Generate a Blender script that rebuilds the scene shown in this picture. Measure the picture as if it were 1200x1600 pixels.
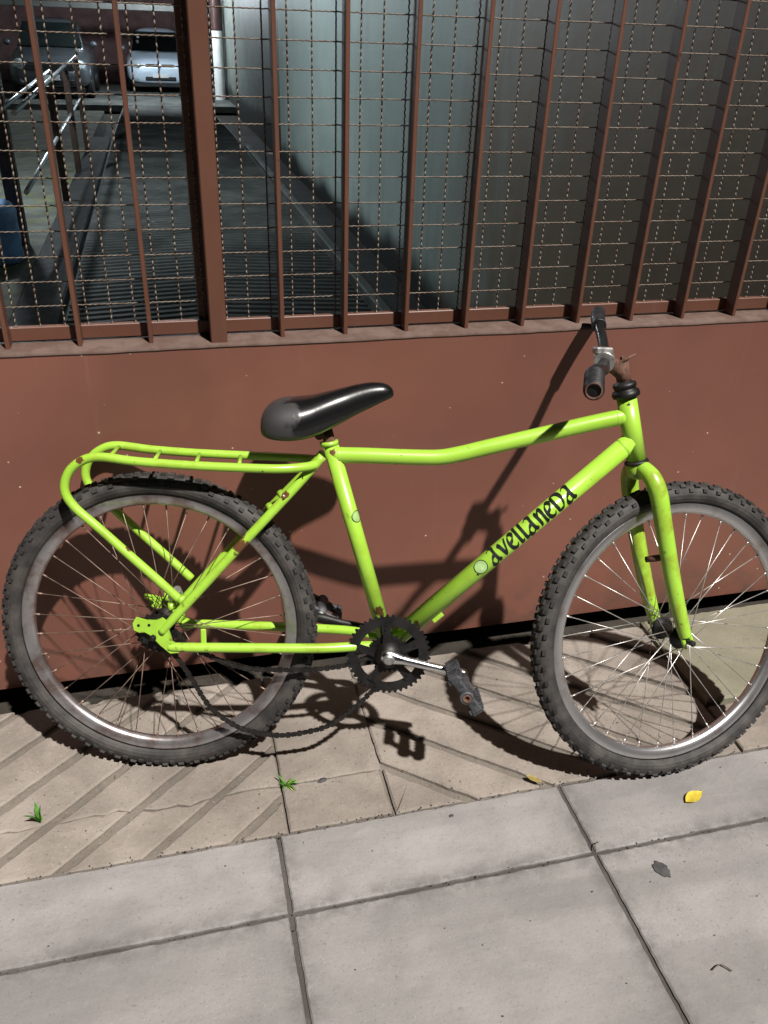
import bpy, bmesh, math, random
from mathutils import Vector, Matrix
random.seed(7)
PI = math.pi
scene = bpy.context.scene
for o in list(bpy.data.objects): bpy.data.objects.remove(o, do_unlink=True)
COL = scene.collection

# ------------------------------------------------------------------ camera
CAM = Vector((0.0, -1.7567, 1.478))
yaw, pitch, roll = 0.261603, 0.522240, 0.036933
fwd = Vector((math.sin(yaw)*math.cos(pitch), math.cos(yaw)*math.cos(pitch), -math.sin(pitch)))
rgt = Vector((math.cos(yaw), -math.sin(yaw), 0))
upv = rgt.cross(fwd)
r2 = rgt*math.cos(roll) + upv*math.sin(roll)
u2 = -rgt*math.sin(roll) + upv*math.cos(roll)
cd = bpy.data.cameras.new('camera'); cam = bpy.data.objects.new('camera', cd); COL.objects.link(cam)
cd.sensor_fit = 'HORIZONTAL'; cd.sensor_width = 36.0; cd.lens = 1306.5/1200*36
cd.clip_start = 0.05; cd.clip_end = 500
M = Matrix((r2, u2, -fwd)).transposed().to_4x4(); M.translation = CAM
cam.matrix_world = M
scene.camera = cam

# ------------------------------------------------------------------ sky, key light, exposure
LDIR = Vector((-0.195, 0.475, -0.86)).normalized()
w = bpy.data.worlds.new('World'); scene.world = w; w.use_nodes = True
nt = w.node_tree; nt.nodes.clear()
sky = nt.nodes.new('ShaderNodeTexSky'); sky.sky_type = 'NISHITA'; sky.sun_disc = False
sky.sun_elevation = math.asin(-LDIR.z)
sky.sun_rotation = math.atan2(-LDIR.x, -LDIR.y)
bg = nt.nodes.new('ShaderNodeBackground'); bg.inputs[1].default_value = 0.0015
out = nt.nodes.new('ShaderNodeOutputWorld')
nt.links.new(sky.outputs[0], bg.inputs[0]); nt.links.new(bg.outputs[0], out.inputs[0])
sd = bpy.data.lights.new('sun', 'SUN'); sd.energy = 4.9; sd.angle = math.radians(1.3); sd.color = (1.0, 0.955, 0.90)
sun = bpy.data.objects.new('sun', sd); COL.objects.link(sun)
sun.rotation_euler = LDIR.to_track_quat('-Z', 'Y').to_euler(); sun.location = (1.5, -5, 8)
vs = scene.view_settings; vs.view_transform = 'Standard'; vs.look = 'None'; vs.exposure = 0.65; vs.gamma = 1.0
vs.use_curve_mapping = False
scene.render.engine = 'CYCLES'

# ------------------------------------------------------------------ material helpers
class NB:
    def __init__(s, name):
        s.m = bpy.data.materials.new(name); s.m.use_nodes = True
        s.t = s.m.node_tree; s.b = s.t.nodes['Principled BSDF']
    def n(s, typ, **kw):
        x = s.t.nodes.new(typ)
        for k, v in kw.items(): setattr(x, k, v)
        return x
    def l(s, a, b): s.t.links.new(a, b)
    def pos(s, scale=(1, 1, 1), obj=False):
        if obj: src = s.n('ShaderNodeTexCoord').outputs['Object']
        else: src = s.n('ShaderNodeNewGeometry').outputs['Position']
        mp = s.n('ShaderNodeMapping'); mp.inputs['Scale'].default_value = scale
        s.l(src, mp.inputs[0]); return mp.outputs[0]
    def noise(s, v, scale, detail=4, rough=.6, dist=0):
        x = s.n('ShaderNodeTexNoise'); s.l(v, x.inputs['Vector'])
        x.inputs['Scale'].default_value = scale; x.inputs['Detail'].default_value = detail
        x.inputs['Roughness'].default_value = rough; x.inputs['Distortion'].default_value = dist
        return x.outputs['Fac']
    def ramp(s, fac, a, b):
        x = s.n('ShaderNodeMapRange', interpolation_type='SMOOTHSTEP'); s.l(fac, x.inputs[0])
        x.inputs[1].default_value = a; x.inputs[2].default_value = b
        return x.outputs[0]
    def mul(s, a, k):
        x = s.n('ShaderNodeMath', operation='MULTIPLY'); s.l(a, x.inputs[0])
        if hasattr(k, 'default_value') or hasattr(k, 'is_linked'): s.l(k, x.inputs[1])
        else: x.inputs[1].default_value = k
        return x.outputs[0]
    def mix(s, fac, a, b, mode='MIX'):
        x = s.n('ShaderNodeMix', data_type='RGBA', blend_type=mode)
        if isinstance(fac, (int, float)): x.inputs[0].default_value = fac
        else: s.l(fac, x.inputs[0])
        for i, c in ((6, a), (7, b)):
            if isinstance(c, tuple): x.inputs[i].default_value = (*c, 1)
            else: s.l(c, x.inputs[i])
        return x.outputs[2]
    def col(s, c):
        if isinstance(c, tuple): s.b.inputs['Base Color'].default_value = (*c, 1)
        else: s.l(c, s.b.inputs['Base Color'])
    def rough(s, r):
        if isinstance(r, (int, float)): s.b.inputs['Roughness'].default_value = r
        else: s.l(r, s.b.inputs['Roughness'])
    def bump(s, h, strength=.3, dist=.002, prev=None):
        x = s.n('ShaderNodeBump'); x.inputs['Strength'].default_value = strength; x.inputs['Distance'].default_value = dist
        s.l(h, x.inputs['Height'])
        if prev: s.l(prev, x.inputs['Normal'])
        s.l(x.outputs[0], s.b.inputs['Normal']); return x.outputs[0]
    def rnd(s):
        return s.n('ShaderNodeObjectInfo').outputs['Random']
MAT = {}
def simple(name, c, rough=.5, metal=0, var=.12, vs=30, bump=0, spec=.5, coat=0, rs=0.15):
    k = NB(name); v = k.pos(obj=True)
    n1 = k.noise(v, vs, 5)
    dark = tuple(x*(1-var*1.6) for x in c); lite = tuple(min(1, x*(1+var)) for x in c)
    k.col(k.mix(k.ramp(n1, .3, .7), dark, lite))
    n2 = k.noise(v, vs*2.3, 3)
    mr = k.n('ShaderNodeMapRange'); k.l(n2, mr.inputs[0]); mr.inputs[3].default_value = max(.03, rough-rs); mr.inputs[4].default_value = min(1, rough+rs)
    k.rough(mr.outputs[0])
    k.b.inputs['Metallic'].default_value = metal; k.b.inputs['Specular IOR Level'].default_value = spec
    k.b.inputs['Coat Weight'].default_value = coat; k.b.inputs['Coat Roughness'].default_value = .15
    if bump: k.bump(k.noise(v, vs*6, 4), bump, .001)
    MAT[name] = k.m; return k
# painted gate steel
def gate_paint(name, base, spk=True):
    k = NB(name); v = k.pos()
    big = k.noise(v, 1.7, 4, .55, .4); mid = k.noise(v, 9, 5)
    c = k.mix(k.ramp(big, .35, .68), tuple(x*.86 for x in base), tuple(x*1.1 for x in base))
    c = k.mix(k.mul(k.ramp(mid, .5, .8), .35), c, tuple(x*.8+.012 for x in base))
    strk = k.noise(k.pos((14, 14, .9)), 2.2, 4, .6)
    c = k.mix(k.mul(k.ramp(strk, .58, .82), .22), c, (base[0]*1.15+.03, base[1]*1.3+.04, base[2]*1.3+.04))
    vz = k.n('ShaderNodeSeparateXYZ'); k.l(v, vz.inputs[0])
    low = k.ramp(vz.outputs[2], .30, .0)
    dirt = k.mul(k.mul(low, k.ramp(k.noise(v, 14, 5), .35, .7)), .6)
    c = k.mix(dirt, c, (.07, .05, .04))
    if spk:
        vo = k.n('ShaderNodeTexVoronoi', feature='F1', voronoi_dimensions='2D'); cx = k.n('ShaderNodeCombineXYZ'); k.l(vz.outputs[0], cx.inputs[0]); k.l(vz.outputs[2], cx.inputs[1]); k.l(cx.outputs[0], vo.inputs['Vector']); vo.inputs['Scale'].default_value = 17
        sz = k.n('ShaderNodeSeparateColor'); k.l(vo.outputs['Color'], sz.inputs[0])
        lt = k.n('ShaderNodeMath', operation='MULTIPLY'); k.l(sz.outputs[0], lt.inputs[0]); lt.inputs[1].default_value = .042
        sp = k.n('ShaderNodeMath', operation='LESS_THAN'); k.l(vo.outputs['Distance'], sp.inputs[0]); k.l(lt.outputs[0], sp.inputs[1])
        gt = k.n('ShaderNodeMath', operation='GREATER_THAN'); k.l(sz.outputs[1], gt.inputs[0]); gt.inputs[1].default_value = .80
        c = k.mix(k.mul(k.mul(sp.outputs[0], gt.outputs[0]), .75), c, (.55, .45, .38))
    chip = k.ramp(k.noise(v, 48 if spk else 30, 5, .65), .70 if spk else .655, .73 if spk else .70)
    c = k.mix(k.mul(chip, .8), c, (.035, .018, .012))
    sc = k.noise(k.pos((2.2, 2.2, 26)), 4, 4, .7)
    c = k.mix(k.mul(k.ramp(sc, .64, .76), .30), c, tuple(x*1.5+.02 for x in base))
    k.col(c)
    rr = k.n('ShaderNodeMapRange'); k.l(mid, rr.inputs[0]); rr.inputs[3].default_value = .36; rr.inputs[4].default_value = .6
    k.rough(rr.outputs[0])
    b1 = k.bump(k.noise(v, 2.6, 2), .25, .02)
    k.bump(k.noise(v, 120, 3), .12, .001, b1)
    MAT[name] = k.m
gate_paint('gate_brown', (.166, .067, .047))
gate_paint('bar_brown', (.108, .044, .027), False)
# dirty ledge
k = NB('ledge_dirt'); v = k.pos()
c = k.mix(k.ramp(k.noise(v, 22, 6), .35, .65), (.072, .040, .030), (.105, .068, .056)); k.col(c); k.rough(.85); k.bump(k.noise(v, 160, 4), .4, .002); MAT['ledge_dirt'] = k.m
# wire
k = NB('wire_rusty'); v = k.pos()
c = k.mix(k.ramp(k.noise(v, 60, 4), .4, .62), (.138, .114, .090), (.085, .050, .031)); k.col(c); k.rough(.55); k.b.inputs['Metallic'].default_value = .25; MAT['wire_rusty'] = k.m
# pavement stone (tan) and concrete slab
def stone(name, a, b, grime, fine=180, pit=.35, joints=False):
    k = NB(name); v = k.pos()
    c = k.mix(k.ramp(k.noise(v, 6, 6, .62, .3), .3, .7), a, b)
    c = k.mix(k.mul(k.rnd(), .35), c, tuple(x*.78 for x in a))
    c = k.mix(k.mul(k.ramp(k.noise(v, 2.1, 5, .6, .8), .52, .75), .5), c, grime)
    fn = k.noise(v, fine, 4, .7)
    c = k.mix(k.ramp(fn, .56, .76), c, tuple(x*.55 for x in a))
    c = k.mix(k.mul(k.ramp(k.noise(v, fine*1.7, 2), .62, .75), .5), c, tuple(min(1, x*1.4) for x in b))
    pits = k.noise(v, 38, 3)
    c = k.mix(k.mul(k.ramp(pits, .66, .78), .5), c, tuple(x*.5 for x in grime))
    if joints:
        # dirt that has collected along the joints, and lamp flicker painted into the colour as darker bands along the walk
        xyz = k.n('ShaderNodeSeparateXYZ'); k.l(v, xyz.inputs[0])
        def near(src, off, per):
            a1 = k.n('ShaderNodeMath', operation='ADD'); k.l(src, a1.inputs[0]); a1.inputs[1].default_value = off
            pp = k.n('ShaderNodeMath', operation='PINGPONG'); k.l(a1.outputs[0], pp.inputs[0]); pp.inputs[1].default_value = per/2
            return k.ramp(pp.outputs[0], .05, .0)
        jn = k.n('ShaderNodeMath', operation='MAXIMUM'); k.l(near(xyz.outputs[0], -.115+6.4, .64), jn.inputs[0]); k.l(near(xyz.outputs[1], .748+6.4, .64), jn.inputs[1])
        c = k.mix(k.mul(k.mul(jn.outputs[0], k.ramp(k.noise(v, 17, 5, .7), .34, .66)), .75), c, tuple(x*.75 for x in grime))
        flicker_band = k.noise(k.pos((.55, 4.2, 1)), 1.7, 4, .55, .3)
        c = k.mix(k.mul(k.ramp(flicker_band, .42, .68), .42), c, tuple(x*.9 for x in grime))
        scr = k.noise(k.pos((6, 60, 1)), 3, 3, .6)
        c = k.mix(k.mul(k.ramp(scr, .62, .72), .25), c, grime)
    k.col(c); k.rough(.88); k.b.inputs['Specular IOR Level'].default_value = .25
    b1 = k.bump(k.noise(v, 9, 4), .5, .012)
    b2 = k.bump(k.noise(v, fine*.7, 5, .7), pit, .003, b1)
    MAT[name] = k.m
stone('tan_stone', (.170, .147, .126), (.268, .234, .204), (.090, .074, .060), 120, .6)
stone('green_stone', (.165, .154, .112), (.22, .206, .155), (.10, .092, .066))
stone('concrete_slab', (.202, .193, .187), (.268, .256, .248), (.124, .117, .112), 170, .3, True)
stone('mortar', (.050, .045, .041), (.090, .081, .073), (.04, .035, .03), 140, .6)
stone('pale_mortar', (.120, .104, .088), (.185, .162, .140), (.07, .058, .048), 90, .8)
stone('asphalt', (.035, .034, .033), (.055, .053, .051), (.025, .024, .023), 160, .7)
stone('soil', (.022, .019, .016), (.045, .038, .03), (.012, .011, .01), 120, .8)
# bicycle paint: neon green with stains and rust chips
def green_paint(name, stain=.0, rustpts=()):
    k = NB(name); v = k.pos(obj=True)
    c = k.mix(k.ramp(k.noise(v, 7, 4), .3, .7), (.268, .485, .038), (.302, .528, .052))
    st = k.noise(v, 16, 5, .65, .4)
    c = k.mix(k.mul(k.ramp(st, .52-.12*stain, .72-.12*stain), .18+.65*stain), c, (.20, .205, .014))
    c = k.mix(k.mul(k.ramp(k.noise(v, 34, 5, .7), .62-.07*stain, .73-.05*stain), .75), c, (.105, .078, .014))
    ch = k.noise(v, 75, 3, .5)
    c = k.mix(k.ramp(ch, .715, .74), c, (.03, .015, .009))
    for (p, r) in rustpts:
        d = k.n('ShaderNodeVectorMath', operation='DISTANCE'); k.l(v, d.inputs[0]); d.inputs[1].default_value = p
        ad = k.n('ShaderNodeMath', operation='MULTIPLY_ADD'); k.l(k.noise(v, 70, 4), ad.inputs[0]); ad.inputs[1].default_value = -r*1.6; k.l(d.outputs['Value'], ad.inputs[2])
        c = k.mix(k.ramp(ad.outputs[0], -r*.18, -r*.34), c, (.10, .042, .017))
    k.col(c); k.rough(.34); k.b.inputs['Coat Weight'].default_value = .25; k.b.inputs['Coat Roughness'].default_value = .2
    k.bump(k.noise(v, 90, 3), .06, .001)
    MAT[name] = k.m
green_paint('green_paint')
green_paint('green_stay', .35, [((.185, -.06, .545), .038), ((.275, -.045, .65), .016), ((.06, -.066, .314), .018)])
green_paint('green_rack', .2, [((-.05, -.065, .53), .018), ((-.13, -.075, .72), .014)])
green_paint('green_fork', .6)
green_paint('green_tube', .12, [((.478, -.017, .385), .022), ((.49, -.015, .345), .02), ((.56, -.02, .36), .014), ((.372, -.02, .735), .014)])
# rubber with dust
k = NB('rubber'); v = k.pos(obj=True)
c = k.mix(k.ramp(k.noise(v, 26, 5), .38, .72), (.009, .0085, .0085), (.034, .031, .029)); k.col(c); k.rough(.75); k.bump(k.noise(v, 200, 3), .3, .001); MAT['rubber'] = k.m
k = NB('rubber_wall'); v = k.pos(obj=True)
c = k.mix(k.ramp(k.noise(v, 20, 5), .35, .7), (.014, .013, .013), (.052, .046, .042)); k.col(c); k.rough(.7); k.bump(k.noise(v, 160, 3), .3, .001); MAT['rubber_wall'] = k.m
# rims
k = NB('rim_rusty'); v = k.pos(obj=True)
c = k.mix(k.ramp(k.noise(v, 13, 5, .65), .42, .66), (.50, .48, .49), (.26, .18, .16)); k.col(c); k.rough(.33); k.b.inputs['Metallic'].default_value = .9; MAT['rim_rusty'] = k.m
k = NB('rim_silver'); v = k.pos(obj=True)
c = k.mix(k.ramp(k.noise(v, 13, 5, .65), .5, .75), (.62, .61, .62), (.38, .30, .27)); k.col(c); k.rough(.30); k.b.inputs['Metallic'].default_value = .95; MAT['rim_silver'] = k.m
simple('spoke_silver', (.48, .46, .44), .35, .7, .2, 25)
simple('spoke_rusty', (.22, .155, .12), .5, .5, .35, 25)
simple('black_steel', (.011, .010, .010), .5, .3, .4, 30, .1)
simple('chain_steel', (.013, .011, .010), .55, .3, .4, 60, .1)
simple('chrome', (.72, .72, .73), .22, 1.0, .12, 30)
simple('dull_alloy', (.40, .39, .38), .42, .8, .3, 60, .15)
simple('rust', (.11, .052, .032), .8, .1, .4, 70, .4)
simple('pedal_plastic', (.042, .043, .049), .55, 0, .4, 60, .4)
simple('grip_rubber', (.014, .014, .016), .5, 0, .4, 60, .3)
simple('bar_black', (.012, .012, .012), .32, .1, .3, 40, .05)
k = NB('saddle_vinyl'); v = k.pos(obj=True)
vx = k.n('ShaderNodeSeparateXYZ'); k.l(v, vx.inputs[0])
ad = k.n('ShaderNodeMath', operation='MULTIPLY_ADD'); k.l(k.noise(v, 14, 4), ad.inputs[0]); ad.inputs[1].default_value = .16; k.l(vx.outputs[0], ad.inputs[2])
worn = k.ramp(ad.outputs[0], .385, .368)
c = k.mix(worn, (.004, .004, .0045), (.027, .026, .027)); k.col(c)
rr = k.n('ShaderNodeMapRange'); k.l(worn, rr.inputs[0]); rr.inputs[3].default_value = .30; rr.inputs[4].default_value = .66; k.rough(rr.outputs[0])
k.b.inputs['Coat Weight'].default_value = .3; k.bump(k.noise(v, 130, 3), .12, .001); MAT['saddle_vinyl'] = k.m
simple('ink_black', (.008, .010, .008), .5, 0, .2, 40)
simple('sticker_pale', (.28, .45, .15), .5, 0, .1, 60)
simple('sticker_white', (.40, .52, .33), .5, 0, .1, 60)
# garage
def plaster(name, a, b, zst=True):
    k = NB(name); v = k.pos()
    c = k.mix(k.ramp(k.noise(v, 1.2, 5, .6), .3, .7), a, b)
    c = k.mix(k.mul(k.ramp(k.noise(k.pos((5, 5, .35)), 1.5, 4, .6), .5, .75), .35), c, tuple(x*.6 for x in a))
    if zst:
        sp = k.n('ShaderNodeSeparateXYZ'); k.l(v, sp.inputs[0])
        ad = k.n('ShaderNodeMath', operation='MULTIPLY_ADD'); k.l(k.noise(v, 1.3, 3, .5), ad.inputs[0]); ad.inputs[1].default_value = -.42; k.l(sp.outputs[2], ad.inputs[2])
        c = k.mix(k.ramp(ad.outputs[0], .08, -.14), c, (.012, .013, .012))
    if zst:
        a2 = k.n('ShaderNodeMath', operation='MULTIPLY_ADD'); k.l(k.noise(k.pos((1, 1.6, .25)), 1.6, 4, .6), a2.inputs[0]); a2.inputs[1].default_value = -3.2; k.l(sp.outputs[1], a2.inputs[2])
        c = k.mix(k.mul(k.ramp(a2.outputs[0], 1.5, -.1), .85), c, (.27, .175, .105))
    k.col(c); k.rough(.55); k.bump(k.noise(v, 12, 4), .2, .01); MAT[name] = k.m
plaster('green_plaster', (.35, .43, .40), (.43, .51, .475))
plaster('grey_plaster', (.12, .135, .12), (.19, .21, .19))
plaster('dark_plaster', (.05, .052, .048), (.08, .08, .075), False)
k = NB('ramp_concrete'); v = k.pos()
c = k.mix(k.ramp(k.noise(v, 1.6, 6, .65, .5), .35, .68), (.065, .068, .065), (.14, .144, .136))
c = k.mix(k.mul(k.ramp(k.noise(v, 4.2, 5), .5, .75), .6), c, (.055, .055, .05)); k.col(c)
rr = k.n('ShaderNodeMapRange'); k.l(k.noise(v, 2.4, 4), rr.inputs[0]); rr.inputs[3].default_value = .5; rr.inputs[4].default_value = .85; k.rough(rr.outputs[0]); k.b.inputs['Specular IOR Level'].default_value = .2
k.bump(k.noise(v, 30, 4), .3, .005); MAT['ramp_concrete'] = k.m
k = NB('mossy_concrete'); v = k.pos()
c = k.mix(k.ramp(k.noise(v, 3, 5), .35, .68), (.10, .105, .09), (.20, .205, .18))
c = k.mix(k.mul(k.ramp(k.noise(v, 5.2, 6, .7), .5, .66), .9), c, (.21, .22, .05)); k.col(c); k.rough(.9); k.bump(k.noise(v, 40, 4), .4, .006); MAT['mossy_concrete'] = k.m
simple('kerb_black', (.018, .018, .018), .8, 0, .3, 6, .3)
simple('brick_wine', (.15, .085, .085), .85, 0, .2, 4, .3)
simple('dark_brown_steel', (.05, .028, .02), .5, 0, .3, 6)
simple('rail_steel', (.62, .64, .66), .38, .6, .05, 3)
simple('white_paint', (.72, .72, .70), .5, 0, .06, 4)
simple('wine_paint', (.06, .022, .02), .5, 0, .2, 5)
simple('grey_pipe', (.30, .32, .34), .4, .2, .2, 5)
simple('blue_plastic', (.20, .40, .75), .35, 0, .25, 5)
simple('car_silver', (.58, .68, .80), .3, .15, .04, 2, 0, .5, .8, .04)
simple('car_grey', (.075, .085, .095), .3, .2, .05, 2, 0, .5, .8, .04)
simple('car_glass', (.012, .016, .016), .08, 0, .2, 2, 0, .6, 0, .03)
simple('car_black', (.012, .012, .013), .55, 0, .3, 4)
simple('car_lens', (.62, .68, .72), .15, .3, .1, 6, 0, .6, .6, .05)
simple('plate_white', (.7, .7, .7), .5, 0, .06, 9)
simple('leaf_yellow', (.46, .35, .025), .55, 0, .15, 60)
simple('leaf_ochre', (.28, .21, .07), .6, 0, .25, 60)
simple('leaf_green', (.065, .19, .022), .5, 0, .25, 80)
simple('leaf_pale', (.20, .27, .035), .5, 0, .25, 80)
simple('twig', (.09, .07, .05), .9, 0, .3, 80)
simple('gum', (.045, .044, .046), .8, 0, .25, 50)
k = NB('tube_glow'); k.b.inputs['Base Color'].default_value = (.9, .95, 1, 1); k.b.inputs['Emission Color'].default_value = (.86, .94, 1, 1); k.b.inputs['Emission Strength'].default_value = 6.0; MAT['tube_glow'] = k.m

# ------------------------------------------------------------------ mesh helpers
class MB:
    def __init__(s): s.v = []; s.f = []; s.sm = []; s.mi = []
    def add(s, vs, fs, smooth=False, mi=0):
        o = len(s.v); s.v += [tuple(x) for x in vs]
        s.f += [tuple(i+o for i in f) for f in fs]; s.sm += [smooth]*len(fs); s.mi += [mi]*len(fs); return s
    def box(s, c, size, rot=None, mi=0, taper=1.0):
        hx, hy, hz = (x/2 for x in size); c = Vector(c)
        vs = []
        for z in (-hz, hz):
            t = 1 if z < 0 else taper
            for x, y in ((-hx, -hy), (hx, -hy), (hx, hy), (-hx, hy)):
                p = Vector((x*t, y*t, z)); vs.append(c + (rot @ p if rot else p))
        return s.add(vs, [(0, 3, 2, 1), (4, 5, 6, 7), (0, 1, 5, 4), (1, 2, 6, 5), (2, 3, 7, 6), (3, 0, 4, 7)], False, mi)
    def bbox(s, a, b, bev=.004, mi=0):
        # box from corner a to b with chamfered edges
        a = Vector(a); b = Vector(b); bm = bmesh.new(); bmesh.ops.create_cube(bm, size=1)
        d = b-a
        for v in bm.verts: v.co = Vector((a.x+(v.co.x+.5)*d.x, a.y+(v.co.y+.5)*d.y, a.z+(v.co.z+.5)*d.z))
        if bev: bmesh.ops.bevel(bm, geom=bm.edges[:], offset=bev, segments=1, profile=.5, affect='EDGES')
        bm.verts.index_update()
        s.add([v.co for v in bm.verts], [[v.index for v in f.verts] for f in bm.faces], False, mi); bm.free(); return s
    def tube(s, pts, r, n=12, cap=True, mi=0, closed=False, flat=None, smooth=True):
        pts = [Vector(p) for p in pts]; m = len(pts)
        rs = r if isinstance(r, (list, tuple)) else [r]*m
        T = []
        for i in range(m):
            a = pts[i-1] if (i > 0 or closed) else pts[i]; b = pts[(i+1) % m] if (i < m-1 or closed) else pts[i]
            T.append((b-a).normalized())
        ref = Vector((0, 0, 1)) if abs(T[0].z) < .9 else Vector((1, 0, 0))
        N = (ref - T[0]*ref.dot(T[0])).normalized(); vs = []
        for i in range(m):
            N = (N - T[i]*N.dot(T[i])).normalized(); B = T[i].cross(N)
            for j in range(n):
                a = 2*PI*j/n; vs.append(pts[i] + (N*math.cos(a)*(flat or 1) + B*math.sin(a))*rs[i])
        fs = []
        for i in range(m if closed else m-1):
            for j in range(n):
                i2 = (i+1) % m
                fs.append((i*n+j, i*n+(j+1) % n, i2*n+(j+1) % n, i2*n+j))
        s.add(vs, fs, smooth, mi)
        if cap and not closed:
            s.add([vs[j] for j in range(n)], [tuple(reversed(range(n)))], False, mi)
            s.add([vs[(m-1)*n+j] for j in range(n)], [tuple(range(n))], False, mi)
        return s
    def lathe(s, prof, n, org, axis, xdir=None, closed=False, smooth=True, mi=0):
        # prof: (radius, height) list
        axis = Vector(axis).normalized(); org = Vector(org)
        x = Vector(xdir) if xdir else (Vector((1, 0, 0)) if abs(axis.x) < .9 else Vector((0, 1, 0)))
        x = (x - axis*x.dot(axis)).normalized(); y = axis.cross(x); vs = []; m = len(prof)
        for j in range(n):
            a = 2*PI*j/n; d = x*math.cos(a) + y*math.sin(a)
            for r, h in prof: vs.append(org + d*r + axis*h)
        fs = []
        for j in range(n):
            j2 = (j+1) % n
            for i in range(m if closed else m-1):
                i2 = (i+1) % m
                fs.append((j*m+i, j2*m+i, j2*m+i2, j*m+i2))
        return s.add(vs, fs, smooth, mi)
    def build(s, name, mats, parent=None, recalc=True):
        me = bpy.data.meshes.new(name); me.from_pydata(s.v, [], s.f)
        for m in (mats if isinstance(mats, (list, tuple)) else [mats]): me.materials.append(MAT[m])
        me.polygons.foreach_set('use_smooth', s.sm); me.polygons.foreach_set('material_index', s.mi)
        if recalc:
            bm = bmesh.new(); bm.from_mesh(me); bmesh.ops.remove_doubles(bm, verts=bm.verts, dist=1e-6)
            bmesh.ops.recalc_face_normals(bm, faces=bm.faces); bm.to_mesh(me); bm.free()
        me.update()
        return link(name, me, parent)
def link(name, me, parent=None):
    o = bpy.data.objects.new(name, me); COL.objects.link(o)
    if parent: o.parent = parent
    return o
def empty(name, parent=None, loc=(0, 0, 0)):
    o = bpy.data.objects.new(name, None); COL.objects.link(o); o.empty_display_size = .05; o.location = loc
    if parent: o.parent = parent
    return o
def tag(o, label=None, cat=None, group=None, kind=None):
    if label: o['label'] = label
    if cat: o['category'] = cat
    if group: o['group'] = group
    if kind: o['kind'] = kind
    return o
def cr(pts, sub=6):
    # Catmull-Rom resampling of control points (tuples of any length)
    P = [tuple(p) for p in pts]; P = [P[0]] + P + [P[-1]]; out = []
    for i in range(1, len(P)-2):
        for k_ in range(sub):
            t = k_/sub; a, b, c, d = P[i-1], P[i], P[i+1], P[i+2]
            out.append(tuple(.5*((2*b[j]) + (c[j]-a[j])*t + (2*a[j]-5*b[j]+4*c[j]-d[j])*t*t + (3*b[j]-a[j]-3*c[j]+d[j])*t**3) for j in range(len(b))))
    out.append(P[-2]); return out

# ------------------------------------------------------------------ ground
g = MB()
g.add([(-60, -60, -.30), (60, -60, -.30), (60, 60, -.30), (-60, 60, -.30)], [(0, 1, 2, 3)])
ground = tag(g.build('ground', 'soil'), kind='structure')
tag(MB().bbox((-40, -12, -.29), (40, -2.26, -.135), 0).build('road', 'asphalt'), kind='structure')
tag(MB().bbox((-6, -2.25, -.29), (6, -2.105, -.002), .01).build('road_kerb', 'mortar'), kind='structure')
tag(MB().bbox((-4.6, -.06, -.29), (4.6, .095, -.055), 0).build('drain_channel', 'soil'), kind='structure')
bed = MB().bbox((-3.2, -2.10, -.29), (4.2, -.061, -.016), 0)
pavement = tag(bed.build('pavement', 'mortar'), kind='structure')

bed2 = MB().bbox((-1.62, -.5585, -.016), (2.21, -.0612, -.0105), 0)
bed2.build('joint_bed', 'pale_mortar', pavement)
MB().bbox((-1.81, -2.09, -.0159), (2.68, -.5587, -.0075), 0).build('joint_bed', 'mortar', pavement)
def clip(poly, a, b, c):
    # keep a*x+b*y<=c
    out = []
    for i in range(len(poly)):
        p, q = poly[i], poly[(i+1) % len(poly)]
        dp, dq = a*p[0]+b*p[1]-c, a*q[0]+b*q[1]-c
        if dp <= 0: out.append(p)
        if dp*dq < 0:
            t = dp/(dp-dq); out.append((p[0]+(q[0]-p[0])*t, p[1]+(q[1]-p[1])*t))
    return out
def rough_poly(poly, step=.022, jit=.0012, crack=None):
    out = []
    n = len(poly)
    for i in range(n):
        p, q = poly[i], poly[(i+1) % n]; L = math.hypot(q[0]-p[0], q[1]-p[1])
        if L < 1e-5: continue
        k_ = max(1, int(L/step))
        for j in range(k_):
            t = j/k_; x, y = p[0]+(q[0]-p[0])*t, p[1]+(q[1]-p[1])*t
            if crack and abs(p[1]-q[1]) < 1e-6 and abs(y-crack) < .004:
                y += (.010*math.sin(x*23+.6)+.006*math.sin(x*61+1)+.004*math.sin(x*140))*min(1, 3.5*min(t, 1-t))
            else:
                x += random.uniform(-jit, jit); y += random.uniform(-jit, jit)
            out.append((x, y))
    return out
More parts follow.
